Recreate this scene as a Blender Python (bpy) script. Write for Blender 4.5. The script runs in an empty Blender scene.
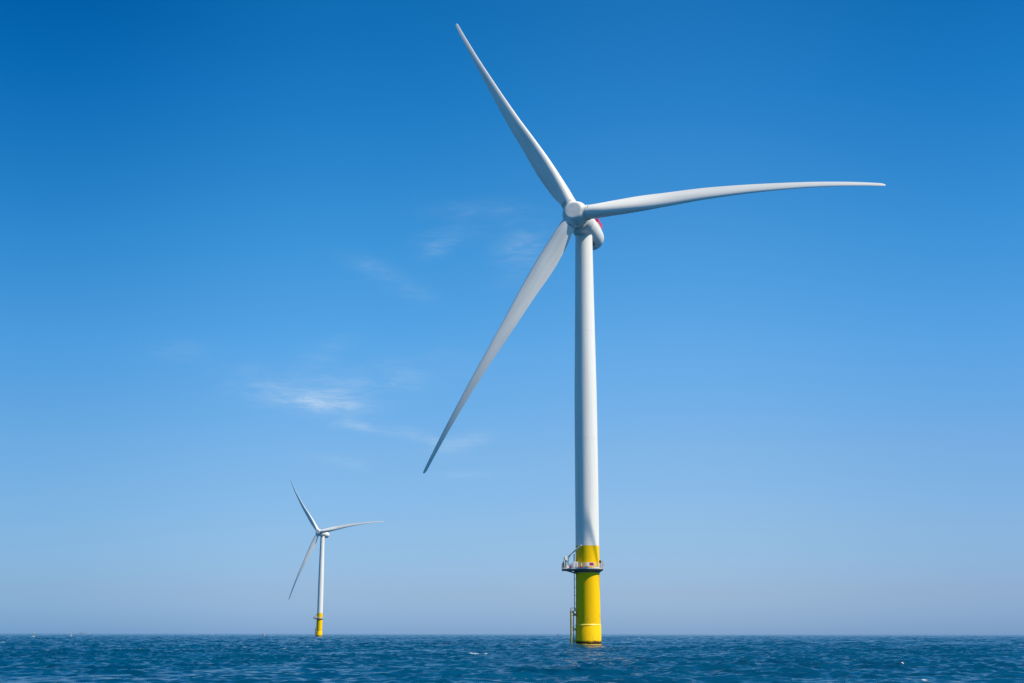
import bpy, bmesh, math, random
import numpy as np
from mathutils import Matrix, Vector
random.seed(7)
R = math.radians

# ------------------------------------------------------------------ camera, sky, sun
scn = bpy.context.scene
col = scn.collection
F = 1289.65
CAM_H = 2.68
pitch = math.atan((634.0 - 341.5) / F)
roll = 0.0013
fw = Vector((0, math.cos(pitch), math.sin(pitch)))
rt = Vector((1, 0, 0))
up = rt.cross(fw)
rt2 = rt * math.cos(roll) + up * math.sin(roll)
up2 = up * math.cos(roll) - rt * math.sin(roll)
cd = bpy.data.cameras.new('camera')
cam = bpy.data.objects.new('camera', cd)
col.objects.link(cam)
cam.matrix_world = Matrix(((rt2.x, up2.x, -fw.x, 0), (rt2.y, up2.y, -fw.y, 0), (rt2.z, up2.z, -fw.z, CAM_H), (0, 0, 0, 1)))
cd.sensor_width = 36
cd.lens = 36 * F / 1024
cd.clip_start = 0.5
cd.clip_end = 80000
scn.camera = cam

SUN = Vector((0.9125 * math.cos(R(53)), -0.409 * math.cos(R(53)), math.sin(R(53)))).normalized()
SUN_EL = math.asin(SUN.z)
SUN_AZ = math.atan2(SUN.x, SUN.y)          # clockwise from +Y

w = bpy.data.worlds.new('World')
scn.world = w
w.use_nodes = True
nt = w.node_tree
nt.nodes.clear()
N = nt.nodes.new
L = nt.links.new


def math_node(nt, op, a, b=None, c=None, clamp=False):
    n = nt.nodes.new('ShaderNodeMath')
    n.operation = op
    n.use_clamp = clamp
    for i, v in enumerate((a, b, c)):
        if v is None:
            continue
        if isinstance(v, (int, float)):
            n.inputs[i].default_value = v
        else:
            nt.links.new(v, n.inputs[i])
    return n.outputs[0]


def mapr(nt, v, a, b, c, d, mode='SMOOTHSTEP'):
    n = nt.nodes.new('ShaderNodeMapRange')
    n.interpolation_type = mode
    nt.links.new(v, n.inputs[0])
    for i, q in enumerate((a, b, c, d)):
        n.inputs[i + 1].default_value = q
    return n.outputs[0]


def ramp(nt, v, stops, interp='LINEAR'):
    n = nt.nodes.new('ShaderNodeValToRGB')
    e = n.color_ramp.elements
    n.color_ramp.interpolation = interp
    while len(e) > 1:
        e.remove(e[-1])
    e[0].position = stops[0][0]
    e[0].color = (*stops[0][1], 1)
    for p, c in stops[1:]:
        q = e.new(p)
        q.color = (*c, 1)
    nt.links.new(v, n.inputs[0])
    return n.outputs[0]


def lin(c):
    return [((x / 255) / 12.92 if x / 255 <= 0.04045 else ((x / 255 + 0.055) / 1.055) ** 2.4) for x in c]


SKY_STRENGTH = 0.1
sky = N('ShaderNodeTexSky')
sky.sky_type = 'NISHITA'
sky.sun_disc = False
sky.sun_elevation = SUN_EL
sky.sun_rotation = SUN_AZ
sky.altitude = 0
sky.air_density = 1.0
sky.dust_density = 0.6
sky.ozone_density = 1.5
tc = N('ShaderNodeTexCoord')
sep = N('ShaderNodeSeparateXYZ')
L(tc.outputs['Generated'], sep.inputs[0])
elev = math_node(nt, 'ARCSINE', sep.outputs[2])            # radians above the horizon
azim = math_node(nt, 'ARCTAN2', sep.outputs[0], sep.outputs[1])
et = math_node(nt, 'DIVIDE', elev, R(90), clamp=True)
# SKYGRADE: colour grade of the sky by height (polarised, clear maritime air)
GK = 2.0
SKYGRADE = [(e / 90.0, tuple(c / GK for c in r)) for e, r in (
    (0.0, (.56, .95, 1.95)), (0.6, (.572, .915, 1.78)), (1.8, (.623, .862, 1.482)), (4.4, (.692, .95, 1.369)), (7.8, (.723, 1.06, 1.416)),
    (12.2, (.583, 1.18, 1.594)), (16.7, (.389, 1.168, 1.629)), (23.2, (.155, .983, 1.553)), (27.2, (.095, .867, 1.431)), (34, (.10, .84, 1.38)), (60, (.36, 1.0, 1.42)), (90, (.42, 1.05, 1.42)))]
grade = ramp(nt, et, SKYGRADE)
g1 = N('ShaderNodeVectorMath')
g1.operation = 'MULTIPLY'
L(sky.outputs[0], g1.inputs[0])
L(grade, g1.inputs[1])
# edge falloff painted into the sky; redder out of view, added as fill light
az01 = mapr(nt, azim, -math.pi, math.pi, 0, 1, 'LINEAR')
AZ = lambda stops: ramp(nt, az01, [((a + 180) / 360, c) for a, c in stops], 'EASE')
low = AZ([(-180, (1.0, .97, .92)), (-60, (.95, .92, .86)), (-22, (.70, .81, .87)), (-7, (.93, .96, .98)), (7, (1, 1, 1)), (22, (.86, .905, .965)), (60, (.9, .92, .92)), (180, (1.0, .97, .92))])
high = AZ([(-180, (1.0, .95, .92)), (-60, (.8, .85, .84)), (-22, (.02, .65, .79)), (-7, (.5, .93, .97)), (7, (1, 1, 1)), (22, (.4, .81, .87)), (60, (.7, .88, .9)), (180, (1.0, .95, .92))])
mazf = N('ShaderNodeMix')
mazf.data_type = 'RGBA'
L(math_node(nt, 'POWER', math_node(nt, 'DIVIDE', elev, R(26), clamp=True), 1.9, clamp=True), mazf.inputs[0])
L(low, mazf.inputs[6])
L(high, mazf.inputs[7])
azf = mazf.outputs[2]
g2 = N('ShaderNodeVectorMath')
g2.operation = 'MULTIPLY'
L(g1.outputs[0], g2.inputs[0])
L(azf, g2.inputs[1])
g3 = N('ShaderNodeVectorMath')
g3.operation = 'SCALE'
L(g2.outputs[0], g3.inputs[0])
EXPO = 0.33
g3.inputs['Scale'].default_value = GK * 2**-EXPO

# thin cirrus wisps: soft patches in given directions of the sky, broken up by stretched noise
azd = math_node(nt, 'MULTIPLY', azim, 180 / math.pi)
eld = math_node(nt, 'MULTIPLY', elev, 180 / math.pi)
cmb = N('ShaderNodeCombineXYZ')
L(azd, cmb.inputs[0])
L(eld, cmb.inputs[1])
mp = N('ShaderNodeMapping')
mp.inputs['Rotation'].default_value = (0, 0, R(-8))
mp.inputs['Scale'].default_value = (0.34, 1.0, 1)
L(cmb.outputs[0], mp.inputs[0])
nz = N('ShaderNodeTexNoise')
nz.inputs['Scale'].default_value = 0.95
nz.inputs['Detail'].default_value = 6
nz.inputs['Roughness'].default_value = 0.5
nz.inputs['Distortion'].default_value = 0.6
L(mp.outputs[0], nz.inputs['Vector'])
mp2 = N('ShaderNodeMapping')
mp2.inputs['Rotation'].default_value = (0, 0, R(-14))
mp2.inputs['Scale'].default_value = (0.6, 3.6, 1)
L(cmb.outputs[0], mp2.inputs[0])
nz2 = N('ShaderNodeTexNoise')
nz2.inputs['Scale'].default_value = 1.3
nz2.inputs['Detail'].default_value = 5
nz2.inputs['Roughness'].default_value = 0.6
nz2.inputs['Distortion'].default_value = 1.2
L(mp2.outputs[0], nz2.inputs['Vector'])
wisp = math_node(nt, 'MULTIPLY', mapr(nt, nz.outputs[0], 0.36, 0.66, 0.25, 1.0), mapr(nt, nz2.outputs[0], 0.30, 0.70, 0.5, 1.25))


def pix_dir(px, py):
    d = fw + rt2 * ((px - 512) / F) - up2 * ((py - 341.5) / F)
    d.normalize()
    return math.degrees(math.atan2(d.x, d.y)), math.degrees(math.asin(d.z))


PATCHES = [  # centre (az, el) from where the wisps stand in the sky, half sizes in degrees, tilt, strength
    (304, 401, 2.0, 0.32, -5, 0.22), (296, 392, 2.7, 0.7, -8, 0.20), (266, 386, 0.9, .4, -45, .22), (362, 384, 3.8, 0.9, 10, 0.20), (330, 404, 1.6, .3, -2, .22),
    (450, 237, 1.3, 0.4, 10, 0.17), (438, 249, .8, .35, 25, .11), (520, 250, 1.4, 1.0, 40, 0.20), (465, 210, 2.4, 0.4, 3, 0.14),
    (378, 272, 1.6, 0.5, -24, 0.11), (408, 290, 1.4, 0.4, -10, 0.07), (348, 424, 1.0, 0.28, -5, 0.26), (380, 430, 1.6, .2, -12, .24),
    (416, 435, 1.1, 0.24, -16, 0.46), (462, 443, 1.3, 0.35, 12, 0.22), (346, 463, 1.2, 0.26, -8, 0.28), (462, 475, 1.2, 0.2, 0, 0.14),
    (322, 356, 1.5, 0.5, 30, 0.11), (180, 350, 1.6, 0.5, 5, 0.07)]
tot = None
for (px, py, sa, se, tl, k) in PATCHES:
    ca, ce = pix_dir(px, py)
    dx = math_node(nt, 'SUBTRACT', azd, ca)
    dy = math_node(nt, 'SUBTRACT', eld, ce)
    c_, s_ = math.cos(R(tl)), math.sin(R(tl))
    u = math_node(nt, 'ADD', math_node(nt, 'MULTIPLY', dx, c_ / sa), math_node(nt, 'MULTIPLY', dy, s_ / sa))
    v = math_node(nt, 'ADD', math_node(nt, 'MULTIPLY', dx, -s_ / se), math_node(nt, 'MULTIPLY', dy, c_ / se))
    d2 = math_node(nt, 'ADD', math_node(nt, 'MULTIPLY', u, u), math_node(nt, 'MULTIPLY', v, v))
    g = math_node(nt, 'MULTIPLY', math_node(nt, 'EXPONENT', math_node(nt, 'MULTIPLY', d2, -1.1)), k)
    tot = g if tot is None else math_node(nt, 'ADD', tot, g)
cl = math_node(nt, 'MULTIPLY', math_node(nt, 'MULTIPLY', tot, wisp), 0.84, clamp=True)
mx = N('ShaderNodeMix')
mx.data_type = 'RGBA'
L(cl, mx.inputs[0])
L(g3.outputs[0], mx.inputs[6])
mx.inputs[7].default_value = (5.2, 6.2, 7.1, 1)
bg = N('ShaderNodeBackground')
bg.inputs[1].default_value = SKY_STRENGTH
L(mx.outputs[2], bg.inputs[0])
wo = N('ShaderNodeOutputWorld')
L(bg.outputs[0], wo.inputs[0])

sd = bpy.data.lights.new('sun', 'SUN')
sd.energy = 5.0
sd.angle = R(0.53)
sd.color = (1.0, 0.90, 0.73)
sun = bpy.data.objects.new('sun', sd)
col.objects.link(sun)
sun.rotation_euler = (-SUN).to_track_quat('-Z', 'Y').to_euler()

scn.view_settings.view_transform = 'Standard'
scn.view_settings.look = 'None'
scn.view_settings.exposure = EXPO
scn.view_settings.gamma = 1.0
scn.view_settings.use_curve_mapping = False
scn.cycles.max_bounces = 6
scn.cycles.sample_clamp_direct = 1.5
scn.cycles.sample_clamp_indirect = 3.0
scn.cycles.caustics_reflective = False
scn.cycles.caustics_refractive = False
scn.cycles.use_denoising = True


# ------------------------------------------------------------------ helpers
def tag(o, label=None, cat=None, group=None, kind=None):
    if label: o['label'] = label
    if cat: o['category'] = cat
    if group: o['group'] = group
    if kind: o['kind'] = kind
    return o


def link(name, me, mat=None, parent=None, mtx=None):
    o = bpy.data.objects.new(name, me)
    col.objects.link(o)
    if me is not None and mat is not None and len(me.materials) == 0:
        for m in (mat if isinstance(mat, (list, tuple)) else [mat]):
            me.materials.append(m)
    if parent: o.parent = parent
    if mtx is not None: o.matrix_local = mtx
    return o


def finish(bm, name, smooth=True, sharp=40):
    bmesh.ops.recalc_face_normals(bm, faces=bm.faces)
    me = bpy.data.meshes.new(name)
    bm.to_mesh(me)
    bm.free()
    if smooth:
        for p in me.polygons: p.use_smooth = True
        me.set_sharp_from_angle(angle=R(sharp))
    return me


def tube(bm, a, b, r, n=8, r2=None, caps=True):
    a, b = Vector(a), Vector(b)
    r2 = r if r2 is None else r2
    d = (b - a).normalized()
    u = d.orthogonal().normalized()
    v = d.cross(u)
    ra, rb = [], []
    for i in range(n):
        t = 2 * math.pi * i / n
        e = u * math.cos(t) + v * math.sin(t)
        ra.append(bm.verts.new(a + e * r))
        rb.append(bm.verts.new(b + e * r2))
    for i in range(n):
        j = (i + 1) % n
        bm.faces.new((ra[i], ra[j], rb[j], rb[i]))
    if caps:
        bm.faces.new(ra[::-1])
        bm.faces.new(rb)


def box(bm, c, s, rz=0, bev=0.0, mtx=None):
    m = Matrix.Translation(Vector(c)) @ Matrix.Rotation(rz, 4, 'Z')
    if mtx is not None: m = mtx @ m
    vs = []
    for z in (-1, 1):
        for x, y in ((-1, -1), (1, -1), (1, 1), (-1, 1)):
            vs.append(bm.verts.new(m @ Vector((x * s[0] / 2, y * s[1] / 2, z * s[2] / 2))))
    fs = [(3, 2, 1, 0), (4, 5, 6, 7), (0, 1, 5, 4), (1, 2, 6, 5), (2, 3, 7, 6), (3, 0, 4, 7)]
    faces = [bm.faces.new([vs[i] for i in f]) for f in fs]
    if bev:
        es = list({e for f in faces for e in f.edges})
        bmesh.ops.bevel(bm, geom=es, offset=bev, segments=2, affect='EDGES')


def lathe(bm, prof, n=64, caps=True, axis='Z'):
    rings = []
    for (r, z) in prof:
        rg = []
        for i in range(n):
            t = 2 * math.pi * i / n
            if axis == 'Z': p = (r * math.cos(t), r * math.sin(t), z)
            else: p = (r * math.cos(t), z, r * math.sin(t))
            rg.append(bm.verts.new(p))
        rings.append(rg)
    for a, b in zip(rings, rings[1:]):
        for i in range(n):
            j = (i + 1) % n
            bm.faces.new((a[i], a[j], b[j], b[i]))
    if caps:
        bm.faces.new(rings[0][::-1])
        bm.faces.new(rings[-1])


def polyline(bm, pts, r, n=6):
    for a, b in zip(pts, pts[1:]): tube(bm, a, b, r, n)


# ------------------------------------------------------------------ materials
def mat_base(name, color, rough=0.5, metal=0.0, spec=0.5):
    m = bpy.data.materials.new(name)
    m.use_nodes = True
    b = m.node_tree.nodes['Principled BSDF']
    b.inputs['Base Color'].default_value = (*color, 1)
    b.inputs['Roughness'].default_value = rough
    b.inputs['Metallic'].default_value = metal
    b.inputs['Specular IOR Level'].default_value = spec
    return m, b, m.node_tree


def noisy(name, color, rough, var=0.06, scale=(1, 1, 1), ns=0.6, spec=0.5, dirt=None, metal=0.0, bump=0.0):
    m, b, t = mat_base(name, color, rough, metal, spec)
    tc = t.nodes.new('ShaderNodeTexCoord')
    mp = t.nodes.new('ShaderNodeMapping')
    mp.inputs['Scale'].default_value = scale
    t.links.new(tc.outputs['Object'], mp.inputs[0])
    n = t.nodes.new('ShaderNodeTexNoise')
    n.inputs['Scale'].default_value = ns
    n.inputs['Detail'].default_value = 6
    n.inputs['Roughness'].default_value = 0.6
    t.links.new(mp.outputs[0], n.inputs['Vector'])
    f = mapr(t, n.outputs[0], 0.35, 0.72, 0, 1)
    mx = t.nodes.new('ShaderNodeMix')
    mx.data_type = 'RGBA'
    mx.inputs[6].default_value = (*color, 1)
    d = dirt or tuple(c * (1 - var) for c in color)
    mx.inputs[7].default_value = (*d, 1)
    t.links.new(f, mx.inputs[0])
    t.links.new(mx.outputs[2], b.inputs['Base Color'])
    t.links.new(mapr(t, n.outputs[0], 0.3, 0.7, rough - 0.05, rough + 0.08), b.inputs['Roughness'])
    if bump:
        bp = t.nodes.new('ShaderNodeBump')
        bp.inputs['Strength'].default_value = bump
        bp.inputs['Distance'].default_value = 0.02
        t.links.new(n.outputs[0], bp.inputs['Height'])
        t.links.new(bp.outputs[0], b.inputs['Normal'])
    return m


M_tower = noisy('white_tower_paint', (0.80, 0.775, 0.725), 0.40, 0.10, (1, 1, .06), 0.8)
M_blade = noisy('white_blade_coat', (0.79, 0.77, 0.73), 0.34, 0.12, (1, 1, .10), 0.7)
M_nac = noisy('white_nacelle_shell', (0.76, 0.75, 0.71), 0.45, 0.09, (1, 1, 1), 0.5)
M_hub = noisy('white_hub_shell', (0.70, 0.69, 0.66), 0.5, 0.16, (1, 1, 1), 0.7)
M_seam = noisy('grey_seam_sealant', (0.22, 0.24, 0.25), 0.6, 0.1)
M_flange = noisy('grimy_flange_paint', (0.72, 0.70, 0.66), 0.5, 0.1)
M_galv = noisy('galvanised_steel', (0.62, 0.61, 0.58), 0.45, 0.2, metal=0.2, ns=2)
M_grey = noisy('grey_steel_skirt', (0.09, 0.105, 0.115), 0.55, 0.2, ns=1.5)
M_pale = noisy('pale_equipment_paint', (0.74, 0.72, 0.67), 0.45, 0.15, ns=2)
M_red = noisy('red_paint', (0.58, 0.02, 0.10), 0.45, 0.15, ns=2)
M_dark = noisy('dark_rubber', (0.03, 0.032, 0.035), 0.7, 0.2, ns=2)
M_white = noisy('white_gelcoat', (0.75, 0.76, 0.77), 0.4, 0.05)
M_ship = noisy('hazed_grey_blue_hull', (0.22, 0.33, 0.46), 0.5, 0.1)  # blue-grey haze of distance is mixed into the hull colour
M_far = noisy('hazed_pale_grey', (0.36, 0.40, 0.45), 0.5, 0.1)  # distance haze put into the colour: white craft greyed and blued
M_green = noisy('green_buoy_paint', (0.26, 0.38, 0.36), 0.5, 0.15)
M_landing = noisy('weathered_yellow_paint', (0.50, 0.38, 0.07), 0.6, ns=0.8, dirt=(0.16, 0.14, 0.09))
M_weld = noisy('highlight_pale_yellow', (0.93, 0.62, 0.06), 0.5, 0.2)  # paler than the base: the ring's bright highlight is put into its colour
M_rail_y = noisy('yellow_rail_paint', (0.68, 0.48, 0.03), 0.5, 0.2)


def yellow_material():
    m, b, t = mat_base('yellow_foundation_paint', (0.88, 0.60, 0.0), 0.5, 0, 0.12)
    tc = t.nodes.new('ShaderNodeTexCoord')
    sp = t.nodes.new('ShaderNodeSeparateXYZ')
    t.links.new(tc.outputs['Object'], sp.inputs[0])
    z = sp.outputs[2]

    def noise(sc, ns, det=5):
        mp = t.nodes.new('ShaderNodeMapping')
        mp.inputs['Scale'].default_value = sc
        t.links.new(tc.outputs['Object'], mp.inputs[0])
        n = t.nodes.new('ShaderNodeTexNoise')
        n.inputs['Scale'].default_value = ns
        n.inputs['Detail'].default_value = det
        t.links.new(mp.outputs[0], n.inputs['Vector'])
        return n.outputs[0]

    def mix(f, a, c2):
        x = t.nodes.new('ShaderNodeMix')
        x.data_type = 'RGBA'
        t.links.new(f, x.inputs[0])
        if isinstance(a, tuple): x.inputs[6].default_value = (*a, 1)
        else: t.links.new(a, x.inputs[6])
        x.inputs[7].default_value = (*c2, 1)
        return x.outputs[2]

    base = mix(mapr(t, noise((1, 1, .25), 0.5), 0.4, 0.75, 0, 0.5), (0.93, 0.55, 0.0), (0.84, 0.46, 0.0))
    # rusty drips and scuffs where boats and lines rub
    n2 = noise((1.6, 1.6, .5), 1.2)
    band = math_node(t, 'MULTIPLY', mapr(t, z, 5.2, 6.4, 0, 1), mapr(t, z, 6.6, 8.2, 1, 0))
    st = math_node(t, 'MULTIPLY', mapr(t, n2, 0.48, 0.66, 0, 0.55), band)
    base = mix(st, base, (0.33, 0.20, 0.05))
    st2 = math_node(t, 'MULTIPLY', mapr(t, n2, 0.56, 0.68, 0, 0.4), mapr(t, z, 1.0, 5.0, 1, 0.15))
    base = mix(st2, base, (0.36, 0.24, 0.06))
    # tide line: dark weed band with ragged edge
    zz = math_node(t, 'ADD', z, math_node(t, 'MULTIPLY', noise((.9, .9, 1), 1.1, 7), 0.9))
    f = math_node(t, 'MULTIPLY', mapr(t, zz, 0.72, 0.86, 0, 1), mapr(t, zz, 1.22, 1.7, 1, 0))
    base = mix(f, base, (0.035, 0.02, 0.008))
    f3 = mapr(t, zz, 0.6, 0.8, .55, 0)
    base = mix(f3, base, (0.42, 0.36, 0.08))
    t.links.new(base, b.inputs['Base Color'])
    return m


M_yellow = yellow_material()

# ------------------------------------------------------------------ wind turbine
RB = 77.3
HH = 107.7
OV = 7.9
TS = np.array([0, .05, .12, .2, .32, .45, .6, .75, .9, 1.])
CH = np.array([3.6, 3.95, 4.85, 5.15, 4.4, 3.5, 2.5, 1.7, 1.15, .8])
SW = np.array([0, .08, .28, .42, .2, -.2, -.32, -.3, -.1, .15])
TW = np.radians([16.4, 16.6, 16., 15., 11.5, 8.5, 6.5, 5., 3.5, 3])
TH = np.array([1, .90, .60, .43, .29, .24, .20, .18, .16, .15])


def smooth_interp(t, xs, ys):
    """monotone cubic through the stations"""
    h = np.diff(xs)
    d = np.diff(ys) / h
    m = np.zeros(len(xs))
    m[0], m[-1] = d[0], d[-1]
    for i in range(1, len(xs) - 1):
        m[i] = 0 if d[i - 1] * d[i] <= 0 else 2 * d[i - 1] * d[i] / (d[i - 1] + d[i])
    i = min(max(int(np.searchsorted(xs, t) - 1), 0), len(xs) - 2)
    s = (t - xs[i]) / h[i]
    return ((2 * s**3 - 3 * s**2 + 1) * ys[i] + (s**3 - 2 * s**2 + s) * h[i] * m[i]
            + (-2 * s**3 + 3 * s**2) * ys[i + 1] + (s**3 - s**2) * h[i] * m[i + 1])


def blade_mesh(c1, c2, nexp, sweep, root=3.4):
    """blade along +Z, trailing edge towards +X, upwind face towards -Y"""
    bm = bmesh.new()
    n = 56
    rings = []
    ts = list(np.linspace(root / RB, 0.12, 12)) + list(np.linspace(0.12, 0.95, 62)[1:]) + [0.96, 0.972, .98, .985, .989, .993, .996, .998, .9992, 1.0]
    for t in ts:
        c = float(smooth_interp(t, TS, CH))
        b = float(smooth_interp(t, TS, TW))
        k = float(smooth_interp(t, TS, TH))
        if t > 0.984: c *= math.sqrt(max(0.03, 1 - ((t - .984) / .0164)**2))
        wgt = min(max((k - .42) / .56, 0), 1)
        pa = .5 * wgt + .3 * (1 - wgt)
        off = c1 * t + c2 * t**nexp
        ring = []
        for i in range(n):
            a = 2 * math.pi * i / n
            xc = .5 - .5 * math.cos(a)
            y = 5 * k * (.2969 * math.sqrt(xc) - .126 * xc - .3516 * xc**2 + .2843 * xc**3 - .1036 * xc**4)
            y = y if math.sin(a) >= 0 else -y * .8
            y = y * (1 - wgt) + math.sin(a) * .5 * wgt * k
            X = (xc - pa) * c
            Y = y * c
            # Y>0 is upwind
            xx = X * math.cos(b) + Y * math.sin(b)
            yy = -X * math.sin(b) + Y * math.cos(b)
            ring.append(bm.verts.new((-xx + sweep + float(smooth_interp(t, TS, SW)), -(yy + off), RB * t)))
        rings.append(ring)
    for a, b in zip(rings, rings[1:]):
        for i in range(n):
            j = (i + 1) % n
            bm.faces.new((a[i], a[j], b[j], b[i]))
    bm.faces.new(rings[0][::-1])
    bm.faces.new(rings[-1])
    return finish(bm, 'rotor_blade', True, 60)


def collar_mesh(rad=1.86, z0=3.15, z1=3.55):
    bm = bmesh.new()
    lathe(bm, [(1.7, z0), (rad + .08, z0 + .02), (rad + .14, z0 + .08), (rad + .14, z1 - .1), (rad + .06, z1), (1.7, z1 + .02)], 48)
    return finish(bm, 'root_collar')


def hub_mesh():
    """-Y is the nose; remeshed union of spinner body and three blade sockets"""
    bm = bmesh.new()
    lathe(bm, [(0.01, -2.25), (2.0, -2.22), (2.42, -2.1), (2.72, -1.75), (3.1, -1.1), (3.36, -.4), (3.45, .4), (3.25, 1.5), (2.9, 2.2), (2.6, 2.45), (0.01, 2.45)], 64, True, 'Y')
    for k in range(3):
        m = Matrix.Rotation(k * 2 * math.pi / 3, 4, 'Y')
        tmp = bmesh.new()
        lathe(tmp, [(0.3, .2), (2.25, .2), (2.12, 2.3), (1.98, 2.9), (1.9, 3.2), (0.3, 3.2)], 40)
        for v in tmp.verts: v.co = m @ v.co
        me = bpy.data.meshes.new('t')
        tmp.to_mesh(me)
        tmp.free()
        bm.from_mesh(me)
        bpy.data.meshes.remove(me)
    return finish(bm, 'rotor_hub', False)


def nose_ring_mesh():
    bm = bmesh.new()
    lathe(bm, [(2.34, -2.13), (2.44, -2.14), (2.52, -2.06), (2.44, -1.96)], 64, False, 'Y')
    return finish(bm, 'nose_panel_rim')


def nacelle_mesh():
    bm = bmesh.new()
    prof = [(1.2, 2.5), (2.6, 2.55), (3.1, 2.65), (3.3, 2.9), (3.4, 3.4), (3.4, 5.4), (3.36, 5.5), (3.28, 5.52), (3.25, 5.6), (3.3, 5.75), (3.35, 6.5),
            (3.4, 9), (3.4, 13.6), (3.34, 15.3), (3.2, 16.5), (2.9, 17.3), (2.4, 17.8), (1.4, 18.05), (0.05, 18.1)]
    lathe(bm, prof, 72, True, 'Y')
    for v in bm.verts:   # the roof is flattened to carry the hoist deck
        if v.co.z > 2.75 and v.co.y > 5.6: v.co.z = 2.75 + (v.co.z - 2.75) * .35
        v.co.z += .35 * min(1, max(0, (v.co.y - 5.6) / 5))
    return finish(bm, 'nacelle')


def join_mesh(name, builder, smooth=False):
    bm = bmesh.new()
    builder(bm)
    return finish(bm, name, smooth)


def make_turbine(loc, yaw, tilt, phi, c1, c2, label, detail=True):
    root = bpy.data.objects.new('offshore_wind_turbine', None)
    col.objects.link(root)
    root.location = loc
    root.empty_display_size = 5
    tag(root, label, 'wind turbine', 'offshore wind turbines')

    # --- yellow foundation (rises out of the sea)
    bm = bmesh.new()
    lathe(bm, [(3.16, -6), (3.16, 4.9), (3.13, 4.96), (3.06, 5.0), (2.99, 12), (2.95, 24.15)], 96)
    fo = link('foundation', finish(bm, 'foundation'), M_yellow, root)
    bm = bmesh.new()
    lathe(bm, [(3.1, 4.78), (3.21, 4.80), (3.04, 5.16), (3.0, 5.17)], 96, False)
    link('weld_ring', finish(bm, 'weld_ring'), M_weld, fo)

    # --- tower
    bm = bmesh.new()
    pf = []
    for z, r in ((24.16, 2.945), (40, 2.93), (58, 2.87), (64, 2.82), (72, 2.70), (80, 2.58), (88, 2.46), (96, 2.35), (104.0, 2.24), (105.3, 2.22)):
        pf.append((r, z))
    lathe(bm, pf, 96)
    tw = link('tower', finish(bm, 'tower'), M_tower, root)
    for z, r in ((51, 2.892), (79, 2.592)):
        bm = bmesh.new()
        lathe(bm, [(r - .05, z - .05), (r + .008, z - .045), (r + .008, z + .045), (r - .05, z + .05)], 96, False)
        link('flange_seam', finish(bm, 'flange_seam'), M_flange, tw)
    deck_z = 18.65
    # --- platform: round gallery with a lay-down deck stretching to the boat side (-X)
    bm = bmesh.new()
    lathe(bm, [(3.02, deck_z - .30), (4.0, deck_z - .30), (4.02, deck_z), (3.02, deck_z)], 72, False)
    box(bm, (-4.45, -.6, deck_z - .16), (3.9, 4.6, .27), 0, .03)
    pl = link('platform', finish(bm, 'platform'), M_galv, root)
    bm = bmesh.new()
    lathe(bm, [(3.93, deck_z - .31), (3.9, deck_z - .42), (3.06, deck_z - 1.0), (2.99, deck_z - 1.1)], 72, False)
    for y in (-2.5, -.6, 1.2):
        box(bm, (-4.5, y, deck_z - .45), (3.7, .18, .3), 0)
        tube(bm, (-5.4, y, deck_z - .5), (-2.9, y * .8, deck_z - 1.25), .09)
    box(bm, (-6.3, -.6, deck_z - .42), (.2, 4.5, .34))
    link('support_skirt', finish(bm, 'support_skirt'), M_grey, pl)
    # railing along gallery and deck edge
    bm = bmesh.new()
    pts = []
    a0, a1 = -152, 158
    for i in range(45):
        a = R(a0 + (a1 - a0) * i / 44)
        pts.append(Vector((3.95 * math.cos(a), 3.95 * math.sin(a), deck_z)))
    path = [Vector((-3.55, -2.85, deck_z)), Vector((-6.35, -2.85, deck_z)), Vector((-6.35, 1.65, deck_z)), Vector((-3.7, 1.65, deck_z))]
    for lst in (pts, path):
        for h in (.12, .6, 1.15):
            polyline(bm, [p + Vector((0, 0, h)) for p in lst], .032 if h > 1 else .022, 6)
    for i in range(0, 45, 2): tube(bm, pts[i], pts[i] + Vector((0, 0, 1.17)), .035, 6)
    for i in range(3):
        a, b = path[i], path[i + 1]
        k = max(2, int((b - a).length / .9))
        for j in range(k + 1):
            p = a.lerp(b, j / k)
            tube(bm, p, p + Vector((0, 0, 1.17)), .035, 6)
    # closed kick and mesh infill panels on part of the run
    for i in range(0, 44):
        if (i // 3) % 2 == 0 or i > 30:
            a, b = pts[i], pts[i + 1]
            vs = [bm.verts.new(p) for p in (a * 1 + Vector((0, 0, .0)), b + Vector((0, 0, 0)), b + Vector((0, 0, .28)), a + Vector((0, 0, .28)))]
            o = [bm.verts.new(v.co * 1 + Vector((v.co.x, v.co.y, 0)).normalized() * .02) for v in vs]
            for q in range(4): bm.faces.new((vs[q], vs[(q + 1) % 4], o[(q + 1) % 4], o[q]))
            bm.faces.new(vs[::-1])
            bm.faces.new(o)
    link('railing', finish(bm, 'railing'), M_pale, pl)
    # tall corner posts and side gate of the gallery seen at its right end
    bm = bmesh.new()
    for a in (-38, -26, -14, -2, 12):
        p = Vector((4.02 * math.cos(R(a)), 4.02 * math.sin(R(a)), deck_z))
        tube(bm, p, p + Vector((0, 0, 1.85)), .04, 6)
    for h in (1.5, 1.82):
        polyline(bm, [Vector((4.02 * math.cos(R(a)), 4.02 * math.sin(R(a)), deck_z + h)) for a in range(-38, 13, 6)], .03)
    link('side_gate', finish(bm, 'side_gate'), M_galv, pl)

    # --- davit crane on the lay-down deck
    bm = bmesh.new()
    lathe(bm, [(.6, deck_z), (.6, deck_z + .12), (.46, deck_z + .2), (.42, deck_z + 1.7), (.52, deck_z + 1.75), (.52, deck_z + 2.0), (.3, deck_z + 2.1)], 20)
    for v in bm.verts: v.co += Vector((-5.25, -1.9, 0))
    box(bm, (-5.45, -1.95, deck_z + 2.35), (1.0, .8, .9), .2, .08)
    cr = link('davit_crane', finish(bm, 'davit_crane'), M_pale, root)
    bm = bmesh.new()
    A = Vector((-5.3, -2.0, deck_z + 2.45))
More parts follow.
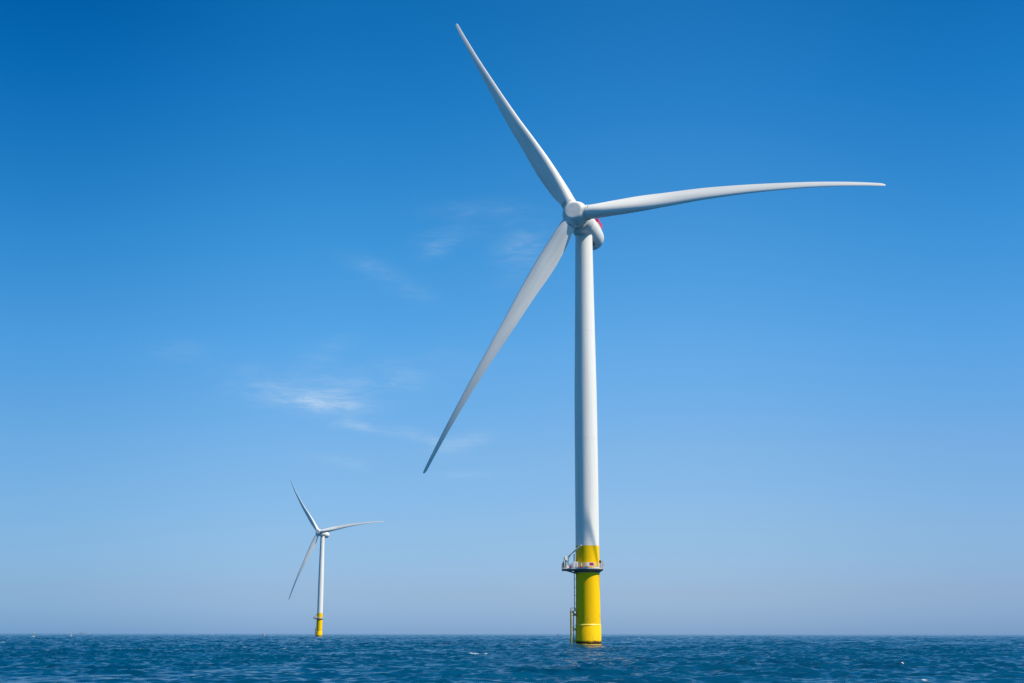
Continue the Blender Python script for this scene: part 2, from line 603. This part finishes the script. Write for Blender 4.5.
    B = Vector((-1.75, -3.6, deck_z + 5.45))
    tube(bm, A, A.lerp(B, .55), .17, 10, .15)
    tube(bm, A.lerp(B, .5), B, .24, 10, .21)
    box(bm, B, (.42, .3, .36), -.4, .05)
    tube(bm, A + Vector((.1, 0, -.9)), A.lerp(B, .3), .07, 8)
    link('jib', finish(bm, 'jib'), M_pale, cr)
    bm = bmesh.new()
    tube(bm, B + Vector((0, 0, -.15)), B + Vector((0, 0, -.95)), .02, 6)
    tube(bm, B + Vector((0, 0, -.95)), B + Vector((0, 0, -1.2)), .08, 8)
    link('hook', finish(bm, 'hook'), M_dark, cr)
    bm = bmesh.new()
    box(bm, (-6.1, -2.2, deck_z + .7), (.4, .9, 1.5), 0, .05)
    tube(bm, (-6.15, -2.5, deck_z + 1.0), (-6.15, -2.5, deck_z + 1.7), .09)
    link('hydraulic_unit', finish(bm, 'hydraulic_unit'), M_dark, pl)

    # --- deck equipment
    bm = bmesh.new()
    box(bm, (-3.15, -2.25, deck_z + .78), (1.35, .9, 1.5), 0, .08)
    link('equipment_cabinet', finish(bm, 'equipment_cabinet'), M_pale, pl)
    bm = bmesh.new()
    tube(bm, (-3.42, -1.9, deck_z + 1.4), (-3.42, -1.9, deck_z + 3.3), .14)
    tube(bm, (-3.42, -1.9, deck_z + 3.3), (-3.42, -1.9, deck_z + 3.42), .16, 10)
    link('mast', finish(bm, 'mast'), M_grey, pl)
    for (x0, x1, y) in ((-4.75, -4.0, -2.95), (-2.35, -1.15, -3.78)):
        bm = bmesh.new()
        box(bm, ((x0 + x1) / 2, y, deck_z + .16), (x1 - x0, .08, .26), R(-14) if x0 > -3 else 0, .015)
        link('red_kickplate', finish(bm, 'red_kickplate'), M_red, pl)
    bm = bmesh.new()
    box(bm, (-4.35, -1.7, deck_z + .45), (.55, .5, .85), 0, .06)
    link('storage_box', finish(bm, 'storage_box'), noisy_blue, pl)
    # notice: white left panel, red right panel with faint lettering
    bm = bmesh.new()
    box(bm, (0, 0, 0), (1.6, .05, .9), 0, .01)
    sg = link('notice_board', finish(bm, 'notice_board'), M_white, pl,
              Matrix.Translation((.45, -4.07, deck_z + .82)) @ Matrix.Rotation(R(6), 4, 'Z'))
    bm = bmesh.new()
    box(bm, (.28, -.035, 0.05), (.98, .02, .66), 0)
    link('red_panel', finish(bm, 'red_panel'), M_red, sg)
    bm = bmesh.new()
    lathe(bm, [(.02, 0), (.22, .05), (.28, .25), (.28, .45), (.2, .62), (.02, .68)], 20)
    for v in bm.verts: v.co += Vector((2.95, -2.75, deck_z + 1.2))
    tube(bm, (2.95, -2.75, deck_z), (2.95, -2.75, deck_z + 1.25), .05)
    link('navigation_lamp', finish(bm, 'navigation_lamp'), M_dark, pl)
    for a in (-118, -100, -70):
        bm = bmesh.new()
        p = Vector((3.9 * math.cos(R(a)), 3.9 * math.sin(R(a)), deck_z))
        box(bm, p + Vector((0, .3, .7)), (.35, .3, .95), R(a + 90), .04)
        link('junction_box', finish(bm, 'junction_box'), M_pale, pl)

    # --- ladder from landing to platform
    bm = bmesh.new()
    lx, ly = -3.38, -.55
    for y in (ly - .28, ly + .28): tube(bm, (lx, y, 8.3), (lx, y, deck_z - .2), .085, 8)
    z = 8.5
    while z < deck_z - .4:
        tube(bm, (lx, ly - .28, z), (lx, ly + .28, z), .022, 6)
        z += .3
    for z in (10, 12, 14, 16):
        tube(bm, (lx, ly, z), (-2.85, ly, z), .05, 6)
    link('ladder', finish(bm, 'ladder'), M_landing, root)
    bm = bmesh.new()
    box(bm, (-3.75, ly, 8.25), (1.3, 1.9, .12), 0)
    for x in (-4.3, -3.2):
        for y in (ly - .9, ly + .9): tube(bm, (x, y, 8.3), (x, y, 9.0), .05, 6)
    for y in (ly - .9, ly + .9):
        tube(bm, (-4.3, y, 8.97), (-3.2, y, 8.97), .05, 6)
    tube(bm, (-4.3, ly - .9, 8.97), (-4.3, ly + .9, 8.97), .05, 6)
    tube(bm, (-4.1, ly, 8.1), (-2.9, ly, 7.3), .1, 8)
    link('rest_platform', finish(bm, 'rest_platform'), M_landing, root)
    # --- boat landing: two bumper pipes with stubs and rungs
    bl = None
    bm = bmesh.new()
    for y in (ly - .95, ly + .95):
        tube(bm, (-4.25, y, -4), (-4.25, y, 8.2), .19, 14)
        for z in (.9, 3.7, 7.2):
            tube(bm, (-4.25, y, z), (-2.9, y * .7, z), .13, 10)
            tube(bm, (-4.25, y, z + .9), (-3.0, y * .8, z), .08, 8)
    bl = link('boat_landing', finish(bm, 'boat_landing'), M_landing, root)
    bm = bmesh.new()
    for y in (ly - .26, ly + .26): tube(bm, (-3.66, y, -3), (-3.66, y, 8.2), .11, 8)
    z = -1.0
    while z < 8.1:
        tube(bm, (-3.66, ly - .26, z), (-3.66, ly + .26, z), .03, 6)
        z += .32
    link('rung', finish(bm, 'rung'), M_rail_y, bl)

    # --- nacelle, hub and rotor share the yawed and tilted shaft frame (-Y is upwind)
    SH = Matrix.Translation((0, 0, HH)) @ Matrix.Rotation(yaw, 4, 'Z') @ Matrix.Rotation(-tilt, 4, 'X')
    HB = SH @ Matrix.Translation((0, -OV, 0))
    nm = nacelle_mesh()
    nc = link('nacelle', nm, M_nac, root, HB)
    bm = bmesh.new()
    lathe(bm, [(2.2, 105.28), (2.24, 105.3), (2.25, 105.7), (2.4, 106.1), (2.4, 106.9)], 64, True)
    link('yaw_collar', finish(bm, 'yaw_collar'), M_nac, root)
    bm = bmesh.new()
    lathe(bm, [(3.3, 5.46), (3.33, 5.48), (3.33, 5.64), (3.28, 5.66)], 72, False, 'Y')
    link('shell_seam', finish(bm, 'shell_seam'), M_seam, nc)
    bm = bmesh.new()
    box(bm, (1.2, 12.6, -2.83), (1.3, 1.8, .3), 0, .04)
    link('service_hatch', finish(bm, 'service_hatch'), M_seam, nc)
    # hoist platform on the tail roof
    bm = bmesh.new()
    box(bm, (0.1, 15.2, 3.5), (4.6, 4.4, .16))
    for x in (-1.8, 2.0):
        for y in (13.6, 16.4): tube(bm, (x, y, 2.5), (x, y, 3.45), .08)
    hp = link('hoist_platform', finish(bm, 'hoist_platform'), M_pale, nc)
    bm = bmesh.new()
    for x in (-2.2, 2.4): box(bm, (x, 15.2, 4.1), (.07, 4.4, 1.08))
    for y in (13.0, 17.4): box(bm, (.1, y, 4.1), (4.5, .07, 1.08))
    for x in (-2.2, 2.4):
        for y in np.linspace(13.05, 17.35, 6): tube(bm, (x, y, 3.4), (x, y, 4.7), .05, 6)
    link('red_fence', finish(bm, 'red_fence'), M_red, hp)
    bm = bmesh.new()
    box(bm, (0.2, 17.9, .6), (2.6, .5, 2.6), 0, .2)
    link('rear_cooler', finish(bm, 'rear_cooler'), M_nac, nc)
    for x in (-1.2, 1.1):
        bm = bmesh.new()
        tube(bm, (x, 11.5, 2.9), (x, 11.5, 4.3), .05, 6)
        tube(bm, (x - .25, 11.5, 4.3), (x + .25, 11.5, 4.3), .05, 6)
        link('wind_vane', finish(bm, 'wind_vane'), M_galv, nc)

    RH = HB @ Matrix.Rotation(-(math.pi / 2 - phi), 4, 'Y') if False else HB
    hub = link('rotor_hub', hub_mesh(), M_hub, root, HB @ Matrix.Rotation(math.pi / 2 - phi, 4, 'Y'))
    rm = hub.modifiers.new('remesh', 'REMESH')
    rm.mode = 'VOXEL'
    rm.voxel_size = 0.11
    rm.use_smooth_shade = True
    sm = hub.modifiers.new('smooth', 'SMOOTH')
    sm.factor = .5
    sm.iterations = 9
    for k in range(3):
        ang = phi + k * 2 * math.pi / 3
        # gravity bends a level blade a little towards the sea
        me = blade_mesh(c1, c2, 3.51, BLADE_SWEEP[k])
        mt = HB @ Matrix.Rotation(math.pi / 2 - ang, 4, 'Y')
        bl_ = link('rotor_blade', me, M_blade, root, mt @ Matrix.Scale(-1, 4, (1, 0, 0)) if False else mt)
        link('root_collar', collar_mesh(), M_hub, bl_)
        bm = bmesh.new()
        lathe(bm, [(1.80, 3.58), (1.97, 3.6), (1.97, 3.78), (1.80, 3.8)], 48, False)
        link('root_seal', finish(bm, 'root_seal'), M_seam, bl_)
    return root


noisy_blue = noisy('blue_storage_paint', (0.08, 0.12, 0.3), 0.5, 0.2)
BLADE_SWEEP = [0.0, 0.0, 0.0]
near_t = make_turbine((18.92, 325.9, 0), -0.3355, 0.1454, 0.0033, 4.49, -7.27,
                      'large nearest white three-bladed turbine on a thick yellow base rising from the sea')
far_t = make_turbine((-203.7, 1400.0, 0), -0.4214, 0.1454, 0.125, 4.49, -7.95,
                     'small distant white turbine on a yellow base near the left horizon')

# ------------------------------------------------------------------ small craft and buoys on the horizon
def buoy(loc, h, mat, label, lean=0.0):
    e = bpy.data.objects.new('channel_buoy', None)
    col.objects.link(e)
    e.location = loc
    e.rotation_euler = (0, lean, 0)
    tag(e, label, 'buoy')
    bm = bmesh.new()
    lathe(bm, [(.3, -.8), (1.15, -.6), (1.3, 0), (1.25, .45), (.6, .75), (.3, .8)], 24)
    link('float', finish(bm, 'float'), mat, e)
    bm = bmesh.new()
    for i in range(4):
        a = R(45 + 90 * i)
        tube(bm, (.8 * math.cos(a), .8 * math.sin(a), .6), (.35 * math.cos(a), .35 * math.sin(a), h * .8), .09)
    for z in (.4, .6): 
        s = .8 - .45 * z
        for i in range(4):
            a, b = R(45 + 90 * i), R(135 + 90 * i)
            tube(bm, (s * math.cos(a), s * math.sin(a), h * z), (s * math.cos(b), s * math.sin(b), h * z), .06)
    link('lattice_tower', finish(bm, 'lattice_tower'), mat, e)
    bm = bmesh.new()
    lathe(bm, [(.55, h * .78), (.6, h * .8), (.55, h * .97), (.1, h)], 16)
    link('topmark', finish(bm, 'topmark'), M_far, e)


def boat(loc, length, rz, mat, label, trim):
    e = bpy.data.objects.new('motor_boat', None)
    col.objects.link(e)
    e.location = loc
    e.rotation_euler = (0, 0, rz)
    tag(e, label, 'boat')
    l, bw, fb = length / 2, length * .16, length * .13
    bm = bmesh.new()
    st = [(-l, .85, fb * .9), (-l * .4, 1, fb * .85), (l * .2, 1, fb * .95), (l * .65, .7, fb * 1.2), (l, .04, fb * 1.5)]
    rings = []
    for (x, wk, h) in st:
        y = bw * wk
        rings.append([bm.verts.new(p) for p in ((x, -y, h), (x * .97, -y * .8, .1), (x * .93, 0, -.5), (x * .97, y * .8, .1), (x, y, h))])
    for a, b in zip(rings, rings[1:]):
        for i in range(4): bm.faces.new((a[i], a[i + 1], b[i + 1], b[i]))
        bm.faces.new((a[4], a[0], b[0], b[4]))
    bm.faces.new(rings[0])
    bm.faces.new(rings[-1][::-1])
    link('hull', finish(bm, 'hull', True, 30), mat, e)
    bm = bmesh.new()
    box(bm, (-.1 * l, 0, fb + length * .09), (length * .38, bw * 1.4, length * .18), 0, .15)
    box(bm, (-.16 * l, 0, fb + length * .22), (length * .24, bw * 1.15, length * .1), 0, .1)
    cb = link('cabin', finish(bm, 'cabin'), M_far, e)
    bm = bmesh.new()
    box(bm, (-.1 * l, 0, fb + length * .12), (length * .384, bw * 1.42, length * .05), 0)
    link('window_band', finish(bm, 'window_band'), M_dark, cb)
    bm = bmesh.new()
    tube(bm, (-.2 * l, 0, fb + length * .25), (-.2 * l, 0, fb + length * .48), .08, 6)
    tube(bm, (-.2 * l, -.7, fb + length * .38), (-.2 * l, .7, fb + length * .38), .05, 6)
    link('mast', finish(bm, 'mast'), trim, e)


buoy((-362.5, 1003, 0), 3.4, M_green, 'pale greenish buoy standing alone near the far left edge of the sea', .05)
buoy((-421, 1264, 0), 3.2, M_far, 'small white buoy just left of the long pale ship on the horizon', -.08)
boat((-293, 1564, 0), 7.5, R(75), M_far, 'tiny white boat on the horizon left of the small distant turbine', M_galv)
boat((83.6, 2359, 0), 7.5, R(80), M_red, 'tiny white boat with reddish hull on the horizon beside the big yellow base', M_red)
# long pale ship hull down at the left
sh = bpy.data.objects.new('cargo_ship', None)
col.objects.link(sh)
sh.location = (-2000, 6190, 0)
sh.rotation_euler = (0, 0, R(16))
tag(sh, 'long low pale ship far out on the left horizon', 'ship')
bm = bmesh.new()
rings = []
for x, wk, h in ((-24, .8, 5.2), (-20, 1, 5), (10, 1, 5), (20, .7, 5.6), (25, .05, 6.6)):
    rings.append([bm.verts.new(p) for p in ((x, -4 * wk, h), (x * .97, -3.6 * wk, -1), (x * .97, 3.6 * wk, -1), (x, 4 * wk, h))])
for a, b in zip(rings, rings[1:]):
    for i in range(4): bm.faces.new((a[i], a[(i + 1) % 4], b[(i + 1) % 4], b[i]))
bm.faces.new(rings[0])
bm.faces.new(rings[-1][::-1])
link('hull', finish(bm, 'hull', True, 30), M_ship, sh)
bm = bmesh.new()
box(bm, (-15, 0, 6.6), (9, 7, 3.2), 0, .3)
box(bm, (-16, 0, 8.8), (5, 6, 1.6), 0, .3)
tube(bm, (-17, 0, 9), (-17, 0, 12), .2)
link('bridge', finish(bm, 'bridge'), M_ship, sh)

# ------------------------------------------------------------------ sea
def build_sea():
    rng = np.random.default_rng(11)
    # radial rows
    rr = [0.0, 4, 8, 14, 20, 27, 34, 40, 45, 49, 52]
    d = 54.0
    while d < 4200:
        rr.append(d)
        d += max(.28, d * .0019)
    while d < 60000:
        rr.append(d)
        d *= 1.12
    rr = np.array(rr)
    # angular columns: fine over the seaward view, coarse all round
    fine = np.arange(R(-29), R(29), .00135)
    coarse = np.arange(R(29), R(331), R(2.5))
    aa = np.concatenate([fine, coarse])
    nA, nR = len(aa), len(rr)
    A, D = np.meshgrid(aa, rr[1:])
    X = (np.sin(A) * D)
    Y = (np.cos(A) * D)
    dA = np.where(np.abs(A) < R(28.9), .00135, R(2.5))
    spr = np.maximum(np.gradient(rr)[1:][:, None] * np.ones_like(A), D * dA * .8)
    nw = 110
    lam = np.exp(rng.uniform(np.log(.75), np.log(15), nw))
    k = 2 * np.pi / lam
    th = rng.normal(0, .52, nw) + R(6)
    ph = rng.uniform(0, 2 * np.pi, nw)
    amp = WAVE_SLOPE * lam / (2 * np.pi) * np.sqrt(2.0 / nw) * np.clip((lam / 7)**-.3, .6, 1.7) * np.exp(-(lam / 14)**4)
    Z = np.zeros_like(X)
    DX = np.zeros_like(X)
    DY = np.zeros_like(X)
    for i in range(nw):
        kx, ky = k[i] * np.sin(th[i]), k[i] * np.cos(th[i])
        att = np.clip((lam[i] / spr - 1.2) / 1.2, 0, 1)
        rows = att.max(axis=1) > 0
        if not rows.any(): continue
        p = kx * X[rows] + ky * Y[rows] + ph[i]
        a = amp[i] * att[rows]
        Z[rows] += a * np.cos(p)
        s = np.sin(p) * a * .75
        DX[rows] -= s * np.sin(th[i])
        DY[rows] -= s * np.cos(th[i])
    # groups of rougher and calmer water
    g = 1 + .28 * np.sin(X * .043 + Y * .021 + 1) * np.sin(Y * .031 - X * .017 + 2) + .2 * np.sin(X * .12 - Y * .06)
    Z *= g
    fo = np.zeros_like(X)
    for (x, y, w, dp, h, s) in FOAM:
        h *= 1.25
        dx, dy = (X - x), (Y - y)
        wob = np.sin(dx * 2.1 + x) * dp * .25
        q = np.exp(-(dx / w)**2 * 1.3 - ((dy - wob) / dp)**2 * 1.3)
        Z += h * np.exp(-(dx / (w * 1.5))**2 - ((dy - wob - dp * .5) / (dp * .9))**2)
        fo = np.maximum(fo, q * s)
    sg = Z[(D[:, 0] > 70) & (D[:, 0] < 250)].std()
    cr = np.clip((Z / sg - 4.0) / 0.8, 0, 1) * .6 * (D < 1500)
    fo = np.maximum(fo, cr)
    X = X + DX
    Y = Y + DY
    nv = 1 + X.size
    co = np.zeros((nv, 3), np.float32)
    co[1:, 0] = X.ravel()
    co[1:, 1] = Y.ravel()
    co[1:, 2] = Z.ravel()
    idx = (1 + np.arange(X.size)).reshape(X.shape)
    nxt = np.roll(idx, -1, axis=1)
    q = np.stack([idx[:-1], idx[1:], nxt[1:], nxt[:-1]], -1).reshape(-1, 4)
    tri = np.stack([np.zeros(nA, int), idx[0], nxt[0]], -1)
    me = bpy.data.meshes.new('water')
    nq, ntr = len(q), len(tri)
    me.vertices.add(nv)
    me.vertices.foreach_set('co', co.ravel())
    me.loops.add(nq * 4 + ntr * 3)
    me.loops.foreach_set('vertex_index', np.concatenate([q.ravel(), tri.ravel()]).astype(np.int32))
    me.polygons.add(nq + ntr)
    me.polygons.foreach_set('loop_start', np.concatenate([np.arange(nq) * 4, nq * 4 + np.arange(ntr) * 3]).astype(np.int32))
    me.polygons.foreach_set('use_smooth', np.ones(nq + ntr, bool))
    at = me.attributes.new('foam', 'FLOAT', 'POINT')
    f = np.zeros(nv, np.float32)
    f[1:] = fo.ravel()
    at.data.foreach_set('value', f)
    me.update()
    me.validate()
    # make sure it faces up
    if me.polygons[len(q) // 2].normal.z < 0: me.flip_normals()
    return me


WAVE_SLOPE = 0.215
FOAM = [  # where crests are breaking: x, y, half width, half depth, crest height, strength
    (-38, 223.4, .75, 2.2, .18, 1.0), (-39, 255, .7, 2.2, .15, 1.0), (-4.8, 173.1, .95, 2.0, .20, 1.0), (-3.3, 173.4, .4, 1.3, .15, .9),
    (-1.3, 114.0, .22, .7, .10, .9), (-58, 272, .45, 1.6, .15, 1.0), (-51, 253.7, .8, 1.2, .1, .6), (-145, 376, 1.3, 3.0, .2, .9),
    (-1.0, 78.6, .5, .4, .04, .55), (24.4, 78.7, .22, .4, .10, 1.0), (23.6, 79.2, .35, .25, .04, .7), (35, 370, .8, 2.5, .12, .8),
    (60.5, 288, .7, 1.6, .12, .6), (-45.7, 1015, 2.2, 10, .3, .6), (77, 800, 1.8, 8, .25, .6), (188, 495, 1.6, 3.5, .2, .6),
    (15.6, 322.6, 1.5, .7, .05, .55), (19.5, 322.2, 2.0, .6, .05, .5)]


def water_material():
    m = bpy.data.materials.new('sea_water')
    m.use_nodes = True
    t = m.node_tree
    b = t.nodes['Principled BSDF']
    b.inputs['Base Color'].default_value = (0.0, 0.064, 0.146, 1)
    b.inputs['Roughness'].default_value = 0.13
    b.inputs['IOR'].default_value = 1.333
    b.inputs['Specular IOR Level'].default_value = 0.5
    geo = t.nodes.new('ShaderNodeNewGeometry')
    wm = t.nodes.new('ShaderNodeMix')
    wm.data_type = 'RGBA'
    wm.inputs[6].default_value = (0.0, 0.038, 0.090, 1)
    wm.inputs[7].default_value = (0.0, 0.050, 0.112, 1)
    t.links.new(wm.outputs[2], b.inputs['Base Color'])
    def noise(sc, ns, det, rough=.55, rz=6):
        mp = t.nodes.new('ShaderNodeMapping')
        mp.inputs['Rotation'].default_value = (0, 0, R(rz))
        mp.inputs['Scale'].default_value = sc
        t.links.new(geo.outputs['Position'], mp.inputs[0])
        n = t.nodes.new('ShaderNodeTexNoise')
        n.inputs['Scale'].default_value = ns
        n.inputs['Detail'].default_value = det
        n.inputs['Roughness'].default_value = rough
        t.links.new(mp.outputs[0], n.inputs['Vector'])
        return n.outputs[0]
    t.links.new(mapr(t, noise((.35, 1, 1), .16, 5, .65), .36, .64, 0, 1), wm.inputs[0])
    b1 = t.nodes.new('ShaderNodeBump')
    b1.inputs['Strength'].default_value = 1.0
    b1.inputs['Distance'].default_value = 0.12
    t.links.new(noise((.35, 1, 1), 1.6, 3, .55), b1.inputs['Height'])
    b2 = t.nodes.new('ShaderNodeBump')
    b2.inputs['Strength'].default_value = 1.0
    b2.inputs['Distance'].default_value = 1.05
    t.links.new(noise((.4, 1, 1), .30, 3, .6, -9), b2.inputs['Height'])
    b3 = t.nodes.new('ShaderNodeBump')
    b3.inputs['Strength'].default_value = 1.0
    b3.inputs['Distance'].default_value = 3.2
    t.links.new(noise((.45, 1, 1), .07, 3, .6, 14), b3.inputs['Height'])
    t.links.new(b3.outputs[0], b2.inputs['Normal'])
    t.links.new(b2.outputs[0], b1.inputs['Normal'])
    t.links.new(b1.outputs[0], b.inputs['Normal'])
    at = t.nodes.new('ShaderNodeAttribute')
    at.attribute_name = 'foam'
    fn = noise((1, .5, 1), 4.5, 6, .75)
    f = math_node(t, 'MULTIPLY', mapr(t, at.outputs['Fac'], .2, 1.0, 0, .85), mapr(t, fn, .40, .58, .05, 1), clamp=True)
    dif = t.nodes.new('ShaderNodeBsdfDiffuse')
    dif.inputs[0].default_value = (.60, .63, .65, 1)
    ms = t.nodes.new('ShaderNodeMixShader')
    t.links.new(f, ms.inputs[0])
    t.links.new(b.outputs[0], ms.inputs[1])
    t.links.new(dif.outputs[0], ms.inputs[2])
    t.links.new(ms.outputs[0], t.nodes['Material Output'].inputs[0])
    return m


sea = link('water', build_sea(), water_material())
tag(sea, kind='structure')
